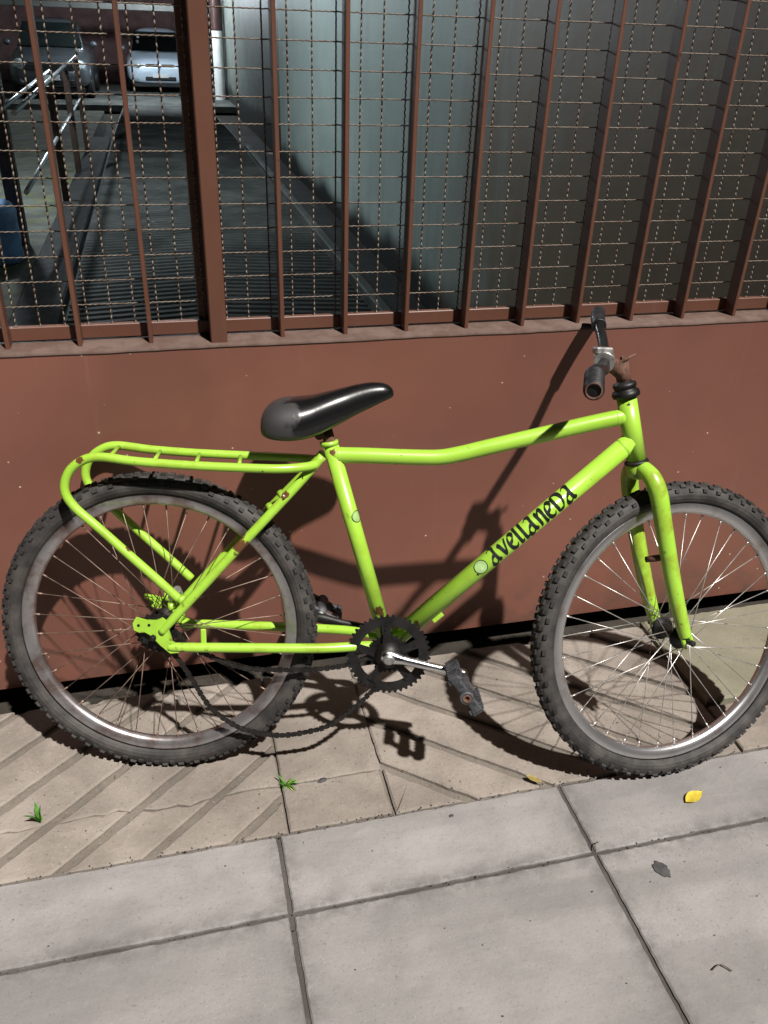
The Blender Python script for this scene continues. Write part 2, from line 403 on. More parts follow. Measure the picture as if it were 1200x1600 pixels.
def slab(name, poly, mat, parent, z=0.0, bev=.004, depth=.03, step=.022, jit=.0012, crack=None, tilt=.0012, dome=0):
    if len(poly) < 3: return None
    area = abs(sum(poly[i][0]*poly[(i+1) % len(poly)][1]-poly[(i+1) % len(poly)][0]*poly[i][1] for i in range(len(poly))))/2
    if area < .0006: return None
    sgn = sum(poly[i][0]*poly[(i+1) % len(poly)][1]-poly[(i+1) % len(poly)][0]*poly[i][1] for i in range(len(poly)))
    if sgn < 0: poly = poly[::-1]
    P = rough_poly(poly, step, jit, crack); n = len(P)
    cx = sum(p[0] for p in P)/n; cy = sum(p[1] for p in P)/n
    tx, ty, dz = (random.uniform(-tilt, tilt)*4 for _ in range(3)); dz /= 4
    H = lambda x, y: z + dz + (x-cx)*tx + (y-cy)*ty
    ins = []
    for i in range(n):
        a, b, c = P[i-1], P[i], P[(i+1) % n]
        e1 = Vector((b[0]-a[0], b[1]-a[1])); e2 = Vector((c[0]-b[0], c[1]-b[1]))
        nn = Vector((-(e1.y), e1.x)).normalized()+Vector((-e2.y, e2.x)).normalized()
        if nn.length < 1e-4: nn = Vector((-e2.y, e2.x))
        nn.normalize(); bb = bev*random.uniform(.7, 1.3)
        ins.append((b[0]+nn.x*bb, b[1]+nn.y*bb))
    vs = [(x, y, H(x, y)) for x, y in ins] + [(x, y, H(x, y)-bev*.8) for x, y in P] + [(x, y, z-depth) for x, y in P]
    fs = [tuple(range(n))]
    for i in range(n):
        j = (i+1) % n
        fs.append((n+i, n+j, j, i)); fs.append((2*n+i, 2*n+j, n+j, n+i))
    return MB().add(vs, fs).build(name, mat, parent, recalc=False)
# concrete slabs
YB, YJ = -.560, -.748
xs = [-1.805, -1.165, -.525, .115, .755, 1.395, 2.035, 2.675]
for i in range(len(xs)-1):
    for (ya, yb) in ((YJ, YB), (YJ-.64, YJ), (YJ-1.28, YJ-.64)):
        gx, gy = .0052, .0055
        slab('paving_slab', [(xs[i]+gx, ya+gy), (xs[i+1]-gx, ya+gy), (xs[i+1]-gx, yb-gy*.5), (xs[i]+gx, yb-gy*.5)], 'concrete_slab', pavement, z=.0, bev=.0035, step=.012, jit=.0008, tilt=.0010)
# grooved stone tiles: diagonal slats
ROWJ = -.43
YT, YF = -.062, YB+.003
def zone(x0, x1, slope, c0, dc, gw, mat, y0=YF, y1=YT, split=True):
    k_lo = -12
    for k_ in range(-14, 26):
        ca, cb = c0+dc*k_+gw/2, c0+dc*(k_+1)-gw/2
        base = [(x0, y0), (x1, y0), (x1, y1), (x0, y1)]
        s_ = slope
        p = clip(base, s_, -1, -ca)       # y >= s x + ca
        if len(p) > 2: p = clip(p, -s_, 1, cb)   # y <= s x + cb
        if len(p) < 3: continue
        if not split:
            slab('stone_slat', p, mat, pavement, z=.001, bev=.0045, tilt=.0018); continue
        for (a, b, c) in ((0, 1, ROWJ-.0012), (0, -1, -(ROWJ+.0012))):
            q = clip(p, a, b, c)
            if len(q) > 2: slab('stone_slat', q, mat, pavement, z=.001, bev=.0045, crack=ROWJ, tilt=.0018)
# widths of about 0.65 m per field, mirrored from field to field
zone(-1.60, .1365, .86, .023, .151, .026, 'tan_stone')
zone(.374, 1.235, -.81, -.115, .152, .026, 'tan_stone', split=False)
slab('paving_stone', [(.1415, YF), (.3655, YF), (.3655, ROWJ-.002), (.1415, ROWJ-.002)], 'tan_stone', pavement, z=.001, tilt=.002)
slab('paving_stone', [(.1415, ROWJ+.002), (.370, ROWJ+.002), (.372, YT), (.1415, YT)], 'tan_stone', pavement, z=.001, tilt=.002)
slab('paving_stone', [(1.243, -.395), (2.2, -.395), (2.2, -.035), (1.243, -.05)], 'green_stone', pavement, z=.012, bev=.007, tilt=.002)
slab('paving_stone', [(1.243, YF), (1.62, YF), (1.62, -.403), (1.243, -.403)], 'tan_stone', pavement, z=.001, tilt=.002)
slab('paving_stone', [(1.63, YF), (2.2, YF), (2.2, -.403), (1.63, -.403)], 'tan_stone', pavement, z=.001, tilt=.002)

# ------------------------------------------------------------------ gate
gate = tag(empty('metal_gate', loc=(0, 0, .022)), 'brown painted steel gate with solid lower panel, upright bars and wire mesh', 'gate')
GX0, GX1, LZ = -1.75, 2.75, .884
def gpart(mb, name, mat):
    o = mb.build(name, mat, gate); o.location = (0, 0, -.022); return o
pm = MB().bbox((GX0, 0, .022), (GX1, .085, LZ), .003)
gpart(pm, 'panel', 'gate_brown')
# dirt covered ledge lip on top of the panel
lm = MB(); N_ = 150; vs = []
for i in range(N_+1):
    x = GX0+(GX1-GX0)*i/N_; z = random.uniform(-.0006, .0006)+.0006*math.sin(i*.43)
    vs += [(x, -.0022, LZ-.0045+z), (x, -.0015, LZ+.0025+z), (x, .066, LZ+.003)]
lm.add(vs, [(3*i+a, 3*i+3+a, 3*i+4+a, 3*i+1+a) for i in range(N_) for a in (0, 1)], True)
gpart(lm, 'ledge', 'ledge_dirt')
rm = MB().bbox((GX0, .0665, LZ+.006), (GX1, .082, LZ+.035), .0015)
gpart(rm, 'bottom_rail', 'bar_brown')
rm = MB().bbox((GX0, .0665, 2.13), (GX1, .082, 2.17), .0015)
gpart(rm, 'top_rail', 'bar_brown')
bar_me = None
for k_ in range(-10, 19):
    x = .0915+.1412*k_
    if k_ == 0:
        o = MB().bbox((x-.015, .006, LZ+.001), (x+.0195, .064, 2.13), .002).build('post', 'bar_brown', gate); o.location.z = -.022
        o = MB().bbox((x-.035, .0832, LZ-.01), (x+.012, .115, 2.13), .002).build('back_post', 'bar_brown', gate); o.location.z = -.022
        continue
    if bar_me is None:
        o = MB().bbox((-.0045, .026, LZ+.002), (.0045, .064, 2.13), .0012).build('bar', 'bar_brown', gate); bar_me = o.data
    else: o = link('bar', bar_me, gate)
    o.location = (x+random.uniform(-.0012, .0012), 0, -.022); o.rotation_euler = (0, random.uniform(-.0015, .0015), 0)
# crimped wires
def wire(L, horizontal):
    per, amp, r = .0124, (.0015 if horizontal else .0021), (.0014 if horizontal else .0017)
    n = int(L/per*8); pts = []
    for i in range(n+1):
        t = L*i/n; a = amp*math.sin(2*PI*t/per)
        pts.append((t, a*.6, a*.25) if horizontal else (0, a, t))
    mb = MB().tube(pts, r, 5); return mb
wm = None
for k_ in range(92):
    x = .407+.0483*(k_-44)
    if not (GX0 < x < GX1): continue
    if wm is None:
        o = wire(2.13-LZ-.025, False).build('wire', 'wire_rusty', gate); wm = o.data
    else: o = link('wire', wm, gate)
    o.location = (x+random.uniform(-.0015, .0015), .0725, LZ+.025-.022); o.rotation_euler = (0, random.uniform(-.002, .002), random.uniform(-.3, .3))
wm = None
for k_ in range(26):
    z = .913+.0494*k_
    if z > 2.12: break
    if wm is None:
        o = wire(GX1-GX0, True).build('wire', 'wire_rusty', gate); wm = o.data
    else: o = link('wire', wm, gate)
    o.location = (GX0, .0685, z-.022); o.rotation_euler = (0, random.uniform(-.0006, .0006), 0)

# ------------------------------------------------------------------ garage behind the gate
fm = MB()
fm.add([(x, y, z) for y, z in ((.10, -.004), (12.6, -.004), (19.3, -.13)) for x in (-.60, 1.20)], [(0, 1, 3, 2), (2, 3, 5, 4)])
# rain grooves: raised chevron ridges across the driveway
for i in range(185):
    y = 1.6+i*.095
    for sgn, xa, xb in ((1, -.58, .30), (-1, .30, 1.18)):
        L = xb-xa; hy = .16*sgn
        c = ((xa+xb)/2, y, -.004)
        vs = [(x_, y_, z_-max(0, y_-12.6)*.0188) for x_, y_, z_ in ((xa, y-hy/2-.02, -.007), (xb, y+hy/2-.02, -.007), (xb, y+hy/2+.02, -.007), (xa, y-hy/2+.02, -.007), (xa, y-hy/2, .006), (xb, y+hy/2, .006))]
        fm.add(vs, [(0, 1, 5, 4), (3, 4, 5, 2), (0, 4, 3), (1, 2, 5)])
tag(fm.build('driveway', 'ramp_concrete'), kind='structure')
tag(MB().bbox((-4.5, 19.31, -.25), (4.5, 30, -.125), 0).build('garage_floor', 'ramp_concrete'), kind='structure')
tag(MB().bbox((-4.5, .10, -.29), (-.86, 16.0, .03), 0).build('side_floor', 'mossy_concrete'), kind='structure')
tag(MB().bbox((-.86, .10, -.29), (-.605, 11.6, .06), .012).build('kerb', 'kerb_black'), 'long low black kerb along left side of driveway', 'kerb')
tag(MB().bbox((1.205, .10, -.29), (1.545, 12.5, -.012), 0).build('gutter', 'kerb_black'), kind='structure')
tag(MB().bbox((1.20, .10, -.012), (1.27, 11.0, .05), .01).build('kerb', 'ramp_concrete'), 'narrow grey concrete kerb along right side of driveway', 'kerb')
tag(MB().bbox((1.55, .10, -.29), (1.75, 9.75, 2.70), 0).build('plaster_wall', 'green_plaster'), 'pale green plastered side wall right of the driveway', 'wall')
tag(MB().bbox((1.85, 9.76, -.29), (2.05, 28, 2.70), 0).build('plaster_wall', 'grey_plaster'), 'dark grey green wall far right beside the white column', 'wall')
tag(MB().bbox((-4.7, .10, -.29), (-4.5, 30, 2.70), 0).build('plaster_wall', 'grey_plaster'), 'grey green garage wall at the far left', 'wall')
tag(MB().bbox((-4.5, .10, 2.705), (2.05, 28, 2.95), 0).build('ceiling', 'dark_plaster'), kind='structure')
tag(MB().bbox((-4.5, 27.5, -.12), (1.84, 27.8, 2.70), 0).build('brick_wall', 'brick_wine'), 'dark wine brick wall behind the silver car', 'wall')
tag(MB().bbox((-4.5, 22.0, 1.70), (1.84, 22.3, 1.86), .01).build('ceiling_beam', 'dark_plaster'), 'dark horizontal beam above the silver car', 'beam')
def lamp(loc, label, power, L=1.3):
    e = tag(empty('ceiling_lamp', loc=loc), label, 'lamp', 'garage tube lamps')
    MB().bbox((-L/2, -.05, .03), (L/2, .05, .08), .006).build('housing', 'white_paint', e)
    MB().tube([(-L/2+.03, 0, 0), (L/2-.03, 0, 0)], .018, 10).build('tube', 'tube_glow', e)
    for sx in (-1, 1): MB().bbox((sx*L/2-.012, -.02, -.022), (sx*L/2+.012, .02, .032), .003).build('socket', 'white_paint', e)
    if power:
        ld = bpy.data.lights.new('tube_light', 'POINT'); ld.shadow_soft_size = .06; ld.energy = power; ld.color = (.82, .93, 1.0)
        lo = bpy.data.objects.new('tube_light', ld); COL.objects.link(lo); lo.parent = e; lo.location = (0, 0, -.09)
    return e
lamp((-1.3, 6.6, 2.61), 'white tube lamp on the ceiling above the left handrail', 138)
lamp((.1, 20.1, 2.61), 'white tube lamp on the ceiling in front of the silver car', 330)
lamp((.5, 22.6, 2.02), 'bright white tube lamp above the dark beam over the silver car', 0, 2.8)
# railing on the left kerb
rl = tag(empty('handrail', loc=(-.80, 4.2, .06)), 'silver tube handrail on dark posts left of the driveway', 'railing')
def rpart(mb, n, m): o = mb.build(n, m, rl); o.location = (.80, -4.2, -.06); return o
rpart(MB().tube([(-.82, 4.25, .97), (-.82, 10.0, 1.10), (-.82, 10.2, 1.06)], .017, 12), 'rail', 'rail_steel')
rpart(MB().tube([(-.90, 4.25, .98), (-.90, 7.6, 1.055)], .014, 12), 'rail', 'rail_steel')
rpart(MB().tube([(-.82, 4.2, .52), (-.82, 10.0, .665)], .016, 12), 'rail', 'rail_steel')
for y in (6.6, 8.3, 10.0):
    rpart(MB().bbox((-.85, y-.03, .061), (-.79, y+.03, .95+.022*(y-4.2)-.02), .004), 'post', 'dark_brown_steel')
o = MB().bbox((-.05, -.05, 0), (.05, .05, 2.66), .004).build('steel_post', 'dark_brown_steel'); o.location = (-1.02, 5.0, .031); tag(o, 'dark brown square steel post beside the blue drum', 'post')
o = MB().bbox((-.05, -.05, 0), (.05, .05, 2.66), .004).build('steel_post', 'kerb_black'); o.location = (-1.36, 5.9, .031); tag(o, 'black square steel post at far left behind the mesh', 'post')
# blue drum
dr = MB().lathe([(0, 0), (.20, 0), (.222, .02), (.215, .10), (.222, .20), (.215, .30), (.222, .40), (.20, .45), (.16, .475), (0, .48)], 28, (0, 0, 0), (0, 0, 1))
drum = dr.build('drum', 'blue_plastic'); drum.location = (-1.165, 4.5, .031); drum.scale = (1, 1, .82); tag(drum, 'shiny blue plastic drum on mossy floor at left edge', 'drum')
# white and wine column, pipes
co = tag(empty('column', loc=(1.66, 21.4, -.124)), 'round column, white below and dark wine above, beside grey pipes', 'column')
MB().lathe([(.125, 0), (.125, 1.47)], 24, (0, 0, 0), (0, 0, 1)).build('lower_shaft', 'white_paint', co)
MB().lathe([(.127, 1.47), (.127, 2.82)], 24, (0, 0, 0), (0, 0, 1)).build('upper_shaft', 'wine_paint', co)
for i, (x, r, lab) in enumerate(((1.30, .05, 'grey vertical pipe, leftmost of two beside the white column'), (1.44, .035, 'thin grey vertical pipe nearest the white column'))):
    o = MB().tube([(0, 0, 0), (0, 0, 2.8)], r, 14).build('wall_pipe', 'grey_pipe'); o.location = (x, 21.5, -.124); tag(o, lab, 'pipe')

# ------------------------------------------------------------------ cars
def car(loc, paint, W, Ht, label, suv=False):
    e = tag(empty('parked_car', loc=loc), label, 'car', 'cars parked in the garage')
    hw = W/2
    def section(y, w_, zb, zt, n=20, p=4.0, crown=.03):
        pts = []
        zc, hz = (zb+zt)/2, (zt-zb)/2
        for j in range(n):
            a = 2*PI*j/n; ca, sa = math.cos(a), math.sin(a)
            x = w_*math.copysign(abs(ca)**(2/p), ca); z = zc+hz*math.copysign(abs(sa)**(2/p), sa)
            if sa > 0: z += crown*(1-(x/w_)**2)
            pts.append((x, y, z))
        return pts
    def loft(secs):
        n = len(secs[0]); vs = [p for s in secs for p in s]; fs = []
        for i in range(len(secs)-1):
            for j in range(n): fs.append((i*n+j, i*n+(j+1) % n, (i+1)*n+(j+1) % n, (i+1)*n+j))
        fs.append(tuple(range(n))); fs.append(tuple((len(secs)-1)*n+j for j in range(n)))
        return MB().add(vs, fs, True)
    k = Ht/1.42
    zh = .80*k; zb = .20*k
    body = loft([section(-.02, hw*.72, .30*k, .52*k, 28), section(.0, hw*.84, .24*k, .60*k, 28), section(.07, hw*.93, zb, .68*k, 28), section(.28, hw*.985, zb, .745*k, 28), section(.6, hw, zb, zh, 28), section(1.05, hw, zb, .90*k, 28), section(1.5, hw, zb, .94*k, 28), section(3.3, hw, zb, .96*k, 28), section(3.75, hw*.93, zb+.05, .9*k, 28), section(3.85, hw*.8, .35, .75*k, 28)])
    b = body.build('body', paint, e)
    cab = loft([section(.95, hw*.84, .80*k, .885*k, 28, 5), section(1.25, hw*.80, .8*k, 1.13*k, 28, 4), section(1.62, hw*.72, .8*k, 1.36*k, 28, 4), section(2.0, hw*.70, .8*k, 1.40*k, 28, 4), section(2.9, hw*.70, .8*k, 1.38*k, 28, 4), section(3.5, hw*.66, .8*k, 1.2*k, 28, 4), section(3.75, hw*.62, .8*k, .98*k, 28, 4)])
    cab.build('cabin', paint, e)
    # windscreen: raked glass sheet with thickness sitting just proud of the cabin front
    def ws(t, s): # t 0..1 up, s -1..1
        y = .965+.60*t; z = (.905+.42*t)*k; x = s*hw*(.80-.115*t); return (x, y-.035-.03*(1-s*s), z+.012)
    mb = MB(); n = 8; vs = [ws(i/4, -1+2*j/n) for i in range(5) for j in range(n+1)]; m = len(vs)
    vs += [(x, y+.012, z-.008) for x, y, z in vs]
    fs = [(i*(n+1)+j, i*(n+1)+j+1, (i+1)*(n+1)+j+1, (i+1)*(n+1)+j) for i in range(4) for j in range(n)]
    mb.add(vs, fs+[tuple(q+m for q in reversed(f)) for f in fs], True); gl = mb.build('windscreen', 'car_glass', e)
    if not suv:
        for (xx, tz, hh) in ((-.52, .70, .07), (-.52, .45, .085)):
            p = ws(tz, -.80); MB().box((p[0], p[1]-.012, p[2]), (.06, .006, hh), Matrix.Rotation(-.75, 3, 'X')).build('sticker', 'plate_white', gl)
    for s in (-1, 1):
        hl = MB().lathe([(0, -.05), (.10, -.04), (.15, -.01), (.16, .03)], 20, (0, 0, 0), (0, 1, 0)).build('headlight', 'car_lens', e)
        hl.location = (s*hw*.73, .035, .60*k); hl.scale = (1.05, 1, .50 if not suv else .8); hl.rotation_euler = (0, s*.12, s*.45)
        fl = MB().lathe([(0, -.02), (.05, -.018), (.062, 0), (.062, .03)], 16, (0, 0, 0), (0, 1, 0)).build('fog_lamp', 'car_lens', e); fl.location = (s*hw*.68, .0, .34*k)
        mr = MB().lathe([(0, -.06), (.06, -.05), (.09, 0), (.07, .05), (0, .07)], 14, (0, 0, 0), (0, 1, 0)).build('wing_mirror', paint, e); mr.location = (s*(hw+.07), 1.15, .97*k); mr.scale = (1, 1, .75)
        for yy in (.72, 3.05):
            wh = empty('wheel', e, (s*(hw-.10), yy, .29))
            MB().lathe([(.19, -.09), (.27, -.10), (.29, -.06), (.29, .06), (.27, .10), (.19, .09)], 28, (0, 0, 0), (1, 0, 0), closed=True).build('tyre', 'car_black', wh)
            MB().lathe([(0, s*.05), (.06, s*.06), (.18, s*.05), (.195, s*.085)], 24, (0, 0, 0), (1, 0, 0)).build('rim', 'dull_alloy', wh)
    if not suv:
        for s in (-1, 1):
            g_ = MB().bbox((s*.20-.165, -.032, .575*k), (s*.20+.165, .03, .645*k), .022).build('grille', 'car_black', e)
        MB().bbox((-.40, -.04, .27*k), (.40, .03, .375*k), .03).build('lower_grille', 'car_black', e)
        MB().lathe([(0, -.055), (.04, -.05), (.045, -.02)], 16, (0, 0, .61*k), (0, 1, 0)).build('badge', 'chrome', e)
    else:
        MB().bbox((-.52, -.035, .50*k), (.52, .03, .63*k), .02).build('grille', 'car_black', e)
        MB().bbox((-.50, -.05, .26*k), (.50, .03, .36*k), .02).build('lower_grille', 'car_black', e)
    MB().bbox((-.20, -.065, .345*k), (.20, -.045, .435*k), .004).build('number_plate', 'plate_white', e)
    MB().bbox((-hw*.8, .02, .13), (hw*.8, .3, .22*k), .02).build('bumper_lip', 'car_black', e)
    return e
car((.30, 23.3, -.125), 'car_silver', 1.70, 1.46, 'silver hatchback parked facing the gate in front of the brick wall')
car((-2.15, 20.6, -.125), 'car_grey', 1.76, 1.62, 'grey car with black grille parked behind the silver handrail', True)

# ------------------------------------------------------------------ bicycle
h_, l_ = -.2281, .2689
bu = Vector((math.cos(h_), math.sin(h_), 0)); bw0 = bu.cross(Vector((0, 0, 1)))
bup = Vector((0, 0, 1))*math.cos(l_) - bw0*math.sin(l_); bw = bu.cross(bup)
BM = Matrix((bu, -bw, bup)).transposed().to_4x4(); BM.translation = Vector((-.1065, -.3081, 0.002))
bike = tag(empty('bicycle'), 'neon green bicycle with rear rack leaning against the brown gate', 'bicycle')
bike.matrix_world = BM; BI = BM.inverted()
def P(u, v, w=0): return Vector((u, -w, v))
RW = .3406
HUB = P(0, .3406)
A = P(.9966, .80); ha = 1.3173; DELTA = .2746
AX = P(-math.cos(ha), math.sin(ha)); PR0 = P(math.sin(ha), math.cos(ha)); NW0 = P(0, 0, 1)
RS = Matrix.Rotation(DELTA, 3, AX)
PR = RS @ PR0; NW = RS @ NW0
def S(s, p, w=0): return A + AX*s + PR*p + NW*w
FH = S(-.4809, .0191)
BB = P(.500, .300)
def tubep(name, pts, r, mat, n=16, sub=8, parent=bike, smoothpts=True):
    if smoothpts and len(pts) > 2:
        if isinstance(r, (list, tuple)):
            q = cr([(*p, rr) for p, rr in zip(pts, r)], sub); return MB().tube([x[:3] for x in q], [x[3] for x in q], n).build(name, mat, parent)
        pts = cr(pts, sub)
    return MB().tube(pts, r, n).build(name, mat, parent)
# frame: main tubes
fr = empty('frame', bike)
tubep('top_tube', [P(.374, .728), P(.44, .728), P(.50, .727), P(.56, .7265), P(.60, .728), P(.64, .736), P(.70, .752), P(.80, .778), P(.90, .804), P(.978, .823)], .0168, 'green_paint', 20, 6, fr)
DT0, DT1 = P(.515, .315), P(1.000, .772)
tubep('down_tube', [DT0, DT1], .0208, 'green_tube', 24, 1, fr)
ST0, ST1 = P(.500, .300), P(.3655, .756)
tubep('seat_tube', [ST0, ST1], .0168, 'green_tube', 20, 1, fr)
ht = MB().tube([S(.066, 0), S(-.070, 0)], .0205, 24)
ht.build('head_tube', 'green_paint', fr)
# weld beads
for (c, ax_, r_, nm) in ((P(.385, .728), P(1, 0), .018, 'weld'), (P(.965, .8195), P(.97, .245), .0183, 'weld'), (P(.985, .7575), P(.73, .685), .0222, 'weld')):
    ax_ = ax_.normalized(); MB().lathe([(r_-.003, -.006), (r_, 0), (r_-.003, .006)], 20, c, ax_).build(nm, 'green_paint', fr)
MB().lathe([(.0, -.036), (.023, -.036), (.0235, -.03), (.0235, .03), (.023, .036), (0, .036)], 24, BB, P(0, 0, 1)).build('bottom_bracket', 'green_tube', fr)
MB().tube([P(.3655, .748), P(.3640, .757)], .0195, 20).build('seat_collar', 'green_paint', fr)
for s in (1, -1):
    m_ = 'green_stay'
    tubep('chain_stay', [P(.030, .318, s*.067), P(.06, .3165, s*.066), P(.20, .3155, s*.062), P(.34, .314, s*.055), P(.41, .314, s*.046), P(.455, .312, s*.033), P(.49, .306, s*.022)], [.0085, .010, .0105, .0105, .0105, .0105, .0105], m_, 14, 5, fr)
    tubep('seat_stay', [P(.016, .350, s*.068), P(.06, .402, s*.066), P(.19, .548, s*.056), P(.30, .668, s*.032), P(.352, .728, s*.018)], [.0085, .010, .010, .010, .0095], m_, 14, 5, fr)
    # dropout plate
    prof = [(-.042, .372), (-.035, .384), (-.014, .378), (.006, .378), (.02, .384), (.034, .372), (.034, .352), (.040, .330), (.052, .322), (.052, .306), (.034, .304), (.014, .322), (-.006, .345), (-.018, .352), (-.028, .350), (-.040, .356)]
    mb = MB(); n = len(prof); vs = [P(a, b, s*.0655) for a, b in prof]+[P(a, b, s*.0715) for a, b in prof]
    mb.add(vs, [tuple(range(n)), tuple(range(2*n-1, n-1, -1))]+[(i, (i+1) % n, n+(i+1) % n, n+i) for i in range(n)])
    d = mb.build('dropout', 'green_stay', fr)
    for (a, b) in ((-.030, .367), (-.008, .368)):
        MB().tube([P(a, b, s*.0712), P(a, b, s*.0722)], .0032, 10).build('eyelet', 'black_steel', d)
# small brackets: kickstand tab on chain stay, cable stop on down tube, brake bosses on seat stays
MB().bbox((.098, -.066, .322), (.110, -.061, .358), .002).build('tab', 'green_stay', fr)
mb = MB().bbox((.598, -.009, .352), (.626, -.006, .372), .0012); o = mb.build('cable_stop', 'green_tube', fr)
o.matrix_local = Matrix.Translation(P(.604, .3745)) @ Matrix.Rotation(-.756, 4, 'Y') @ Matrix.Translation(-P(.612, .363))
for (a, b) in ((.254, .612), (.278, .64)):
    MB().tube([P(a, b, .045), P(a-.014, b+.012, .030)], .008, 10).build('boss', 'green_stay', fr)
# seat post and saddle
tubep('seat_post', [ST1-(ST1-ST0).normalized()*.02, P(.357, .785)], .0125, 'rust', 16, 1)
MB().tube([P(.345, .772, .022), P(.345, .772, -.022)], .010, 12).build('saddle_clamp', 'rust', bike)
def saddle():
    st = [ # s, u, ztop, zbot(skirt), halfwidth
        (.226, .800, .782, .030), (.230, .818, .772, .058), (.245, .835, .766, .076), (.270, .845, .763, .084), (.300, .848, .764, .082), (.330, .852, .770, .072), (.360, .860, .782, .056), (.390, .868, .798, .042), (.420, .876, .815, .033), (.450, .881, .830, .027), (.475, .880, .843, .0225), (.490, .873, .850, .016), (.496, .864, .855, .007)]
    st = cr(st, 3); n = 22; vs = []
    for u, zt, zb, hw in st:
        for j in range(n):
            a = 2*PI*j/n; ca, sa = math.cos(a), math.sin(a)
            zc = zb+(zt-zb)*.42
            if sa >= 0: x = hw*math.copysign(abs(ca)**.8, ca); z = zc+(zt-zc)*abs(sa)**.85
            else: x = hw*(.98+.06*sa)*math.copysign(abs(ca)**.35, ca); z = zc-(zc-zb)*abs(sa)**.5
            vs.append(P(u, z, x))
    m = len(st); fs = [(i*n+j, i*n+(j+1) % n, (i+1)*n+(j+1) % n, (i+1)*n+j) for i in range(m-1) for j in range(n)]
    fs += [tuple(range(n)), tuple((m-1)*n+j for j in range(n))]
    return MB().add(vs, fs, True).build('saddle', 'saddle_vinyl', bike)
sad = saddle()
for s in (1, -1): tubep('saddle_rail', [P(.27, .785, s*.035), P(.31, .775, s*.024), P(.36, .790, s*.020), P(.42, .835, s*.010)], .0035, 'black_steel', 8, 5, sad)
# rack
rack = empty('rack', bike)
for s in (1, -1):
    ww = .066*s
    tubep('rack_tube', [P(.337, .712, s*.030), P(.318, .710, s*.045), P(.27, .7085, s*.062), P(.194, .7095, ww), P(.08, .7125, ww), P(-.02, .718, ww), P(-.095, .7255, ww), P(-.133, .714, ww), P(-.158, .689, ww), P(-.166, .654, ww), P(-.148, .620, ww), P(-.10, .575, ww), P(-.046, .523, ww), P(.01, .470, ww), P(.056, .425, s*.066)], .0094, 'green_rack', 14, 6, rack)
for (a, va) in ((-.082, .724), (.006, .7165), (.09, .712), (.178, .7095)):
    MB().tube([P(a+.007, va, .062), P(a-.007, va, -.062)], .0042, 10).build('rack_rung', 'green_rack', rack)
# wheels
def make_wheel(name, hub, axis, xd, rimmat, spokemat, phase, rust_hub):
    wh = empty(name, bike); axis = axis.normalized(); xd = (xd-axis*xd.dot(axis)).normalized(); yd = axis.cross(xd)
    D = lambda a: xd*math.cos(a)+yd*math.sin(a)
    # rim: box section
    MB().lathe([(.2735, -.006), (.2725, 0), (.2735, .006), (.280, .0115), (.2965, .0130), (.2995, .0125), (.2995, .010), (.2935, .0085), (.2925, 0), (.2935, -.0085), (.2995, -.010), (.2995, -.0125), (.2965, -.0130), (.280, -.0115)], 96, hub, axis, xd, closed=True).build('rim', rimmat, wh)
    # tyre carcass
    ty = MB(); prof = []
    for j in range(45):
        a = -2.45+4.9*j/44; e_ = .0009 if 1.45 < abs(a) < 2.3 and j % 3 == 0 else 0
        prof.append((.3165+(.0225+e_)*math.cos(a), (.0232+e_)*math.sin(a)))
    ty.lathe(prof, 96, hub, axis, xd, mi=1)
    # knobs
    NK = 58
    for i in range(NK):
        for (row, rad, lat, tilt, sz, ph) in (('c', .3395, .0060, .18, (.0125, .0095, .0066), 0), ('c', .3395, -.0060, -.18, (.0125, .0095, .0066), .5), ('m', .3348, .0158, .76, (.0140, .0100, .0066), .5), ('m', .3348, -.0158, -.76, (.0140, .0100, .0066), 0), ('s', .3262, .0222, 1.25, (.0120, .0088, .0058), 0), ('s', .3262, -.0222, -1.25, (.0120, .0088, .0058), .5)):
            a = 2*PI*(i+ph)/NK
            er = D(a); et = axis.cross(er)
            z = (er*math.cos(tilt)+axis*math.sin(tilt)).normalized(); y = z.cross(et).normalized()
            R = Matrix((et, y, z)).transposed()
            sz = tuple(q*random.uniform(.88, 1.1) for q in sz)
            ty.box(hub+er*rad+axis*lat, sz, R, 0, .8)
    ty.build('tyre', ['rubber', 'rubber_wall'], wh, recalc=True)
    # hub
    hb = MB().lathe([(.006, -.062), (.006, -.048), (.012, -.046), (.014, -.036), (.0265, -.0345), (.0265, -.031), (.016, -.028), (.0135, -.01), (.0135, .01), (.016, .028), (.0265, .031), (.0265, .0345), (.014, .036), (.012, .046), (.006, .048), (.006, .062)], 24, hub, axis, xd)
    hb.build('hub', 'black_steel' if not rust_hub else 'rust', wh)
    MB().tube([hub-axis*.083, hub+axis*.083], .0042, 10).build('axle', 'chain_steel', wh)
    for s in (-1, 1): MB().tube([hub+axis*s*.0725, hub+axis*s*.080], .0072, 6, smooth=False).build('axle_nut', 'chain_steel', wh)
    for i in range(36):
        side = 1 if i % 2 else -1
        a = 2*PI*i/36+phase
        k_ = i//2; lead = 1 if k_ % 2 else -1
        ah = a+lead*math.radians(62)+random.uniform(-.02, .02)
        p0 = hub+D(ah)*.0245+axis*side*.0335; p1 = hub+D(a)*.2735+axis*side*.002
        MB().tube([p0, p1], .00105, 6).build('spoke', spokemat, wh)
        if True:
            d = (p0-p1).normalized(); 
            MB().tube([p1-d*.002, p1+d*.012], .0021, 6).build('nipple', spokemat, wh)
    return wh
make_wheel('rear_wheel', HUB, P(0, 0, 1), P(1, 0), 'rim_rusty', 'spoke_rusty', .1, False)
make_wheel('front_wheel', FH, NW, PR, 'rim_silver', 'spoke_silver', .05, False)
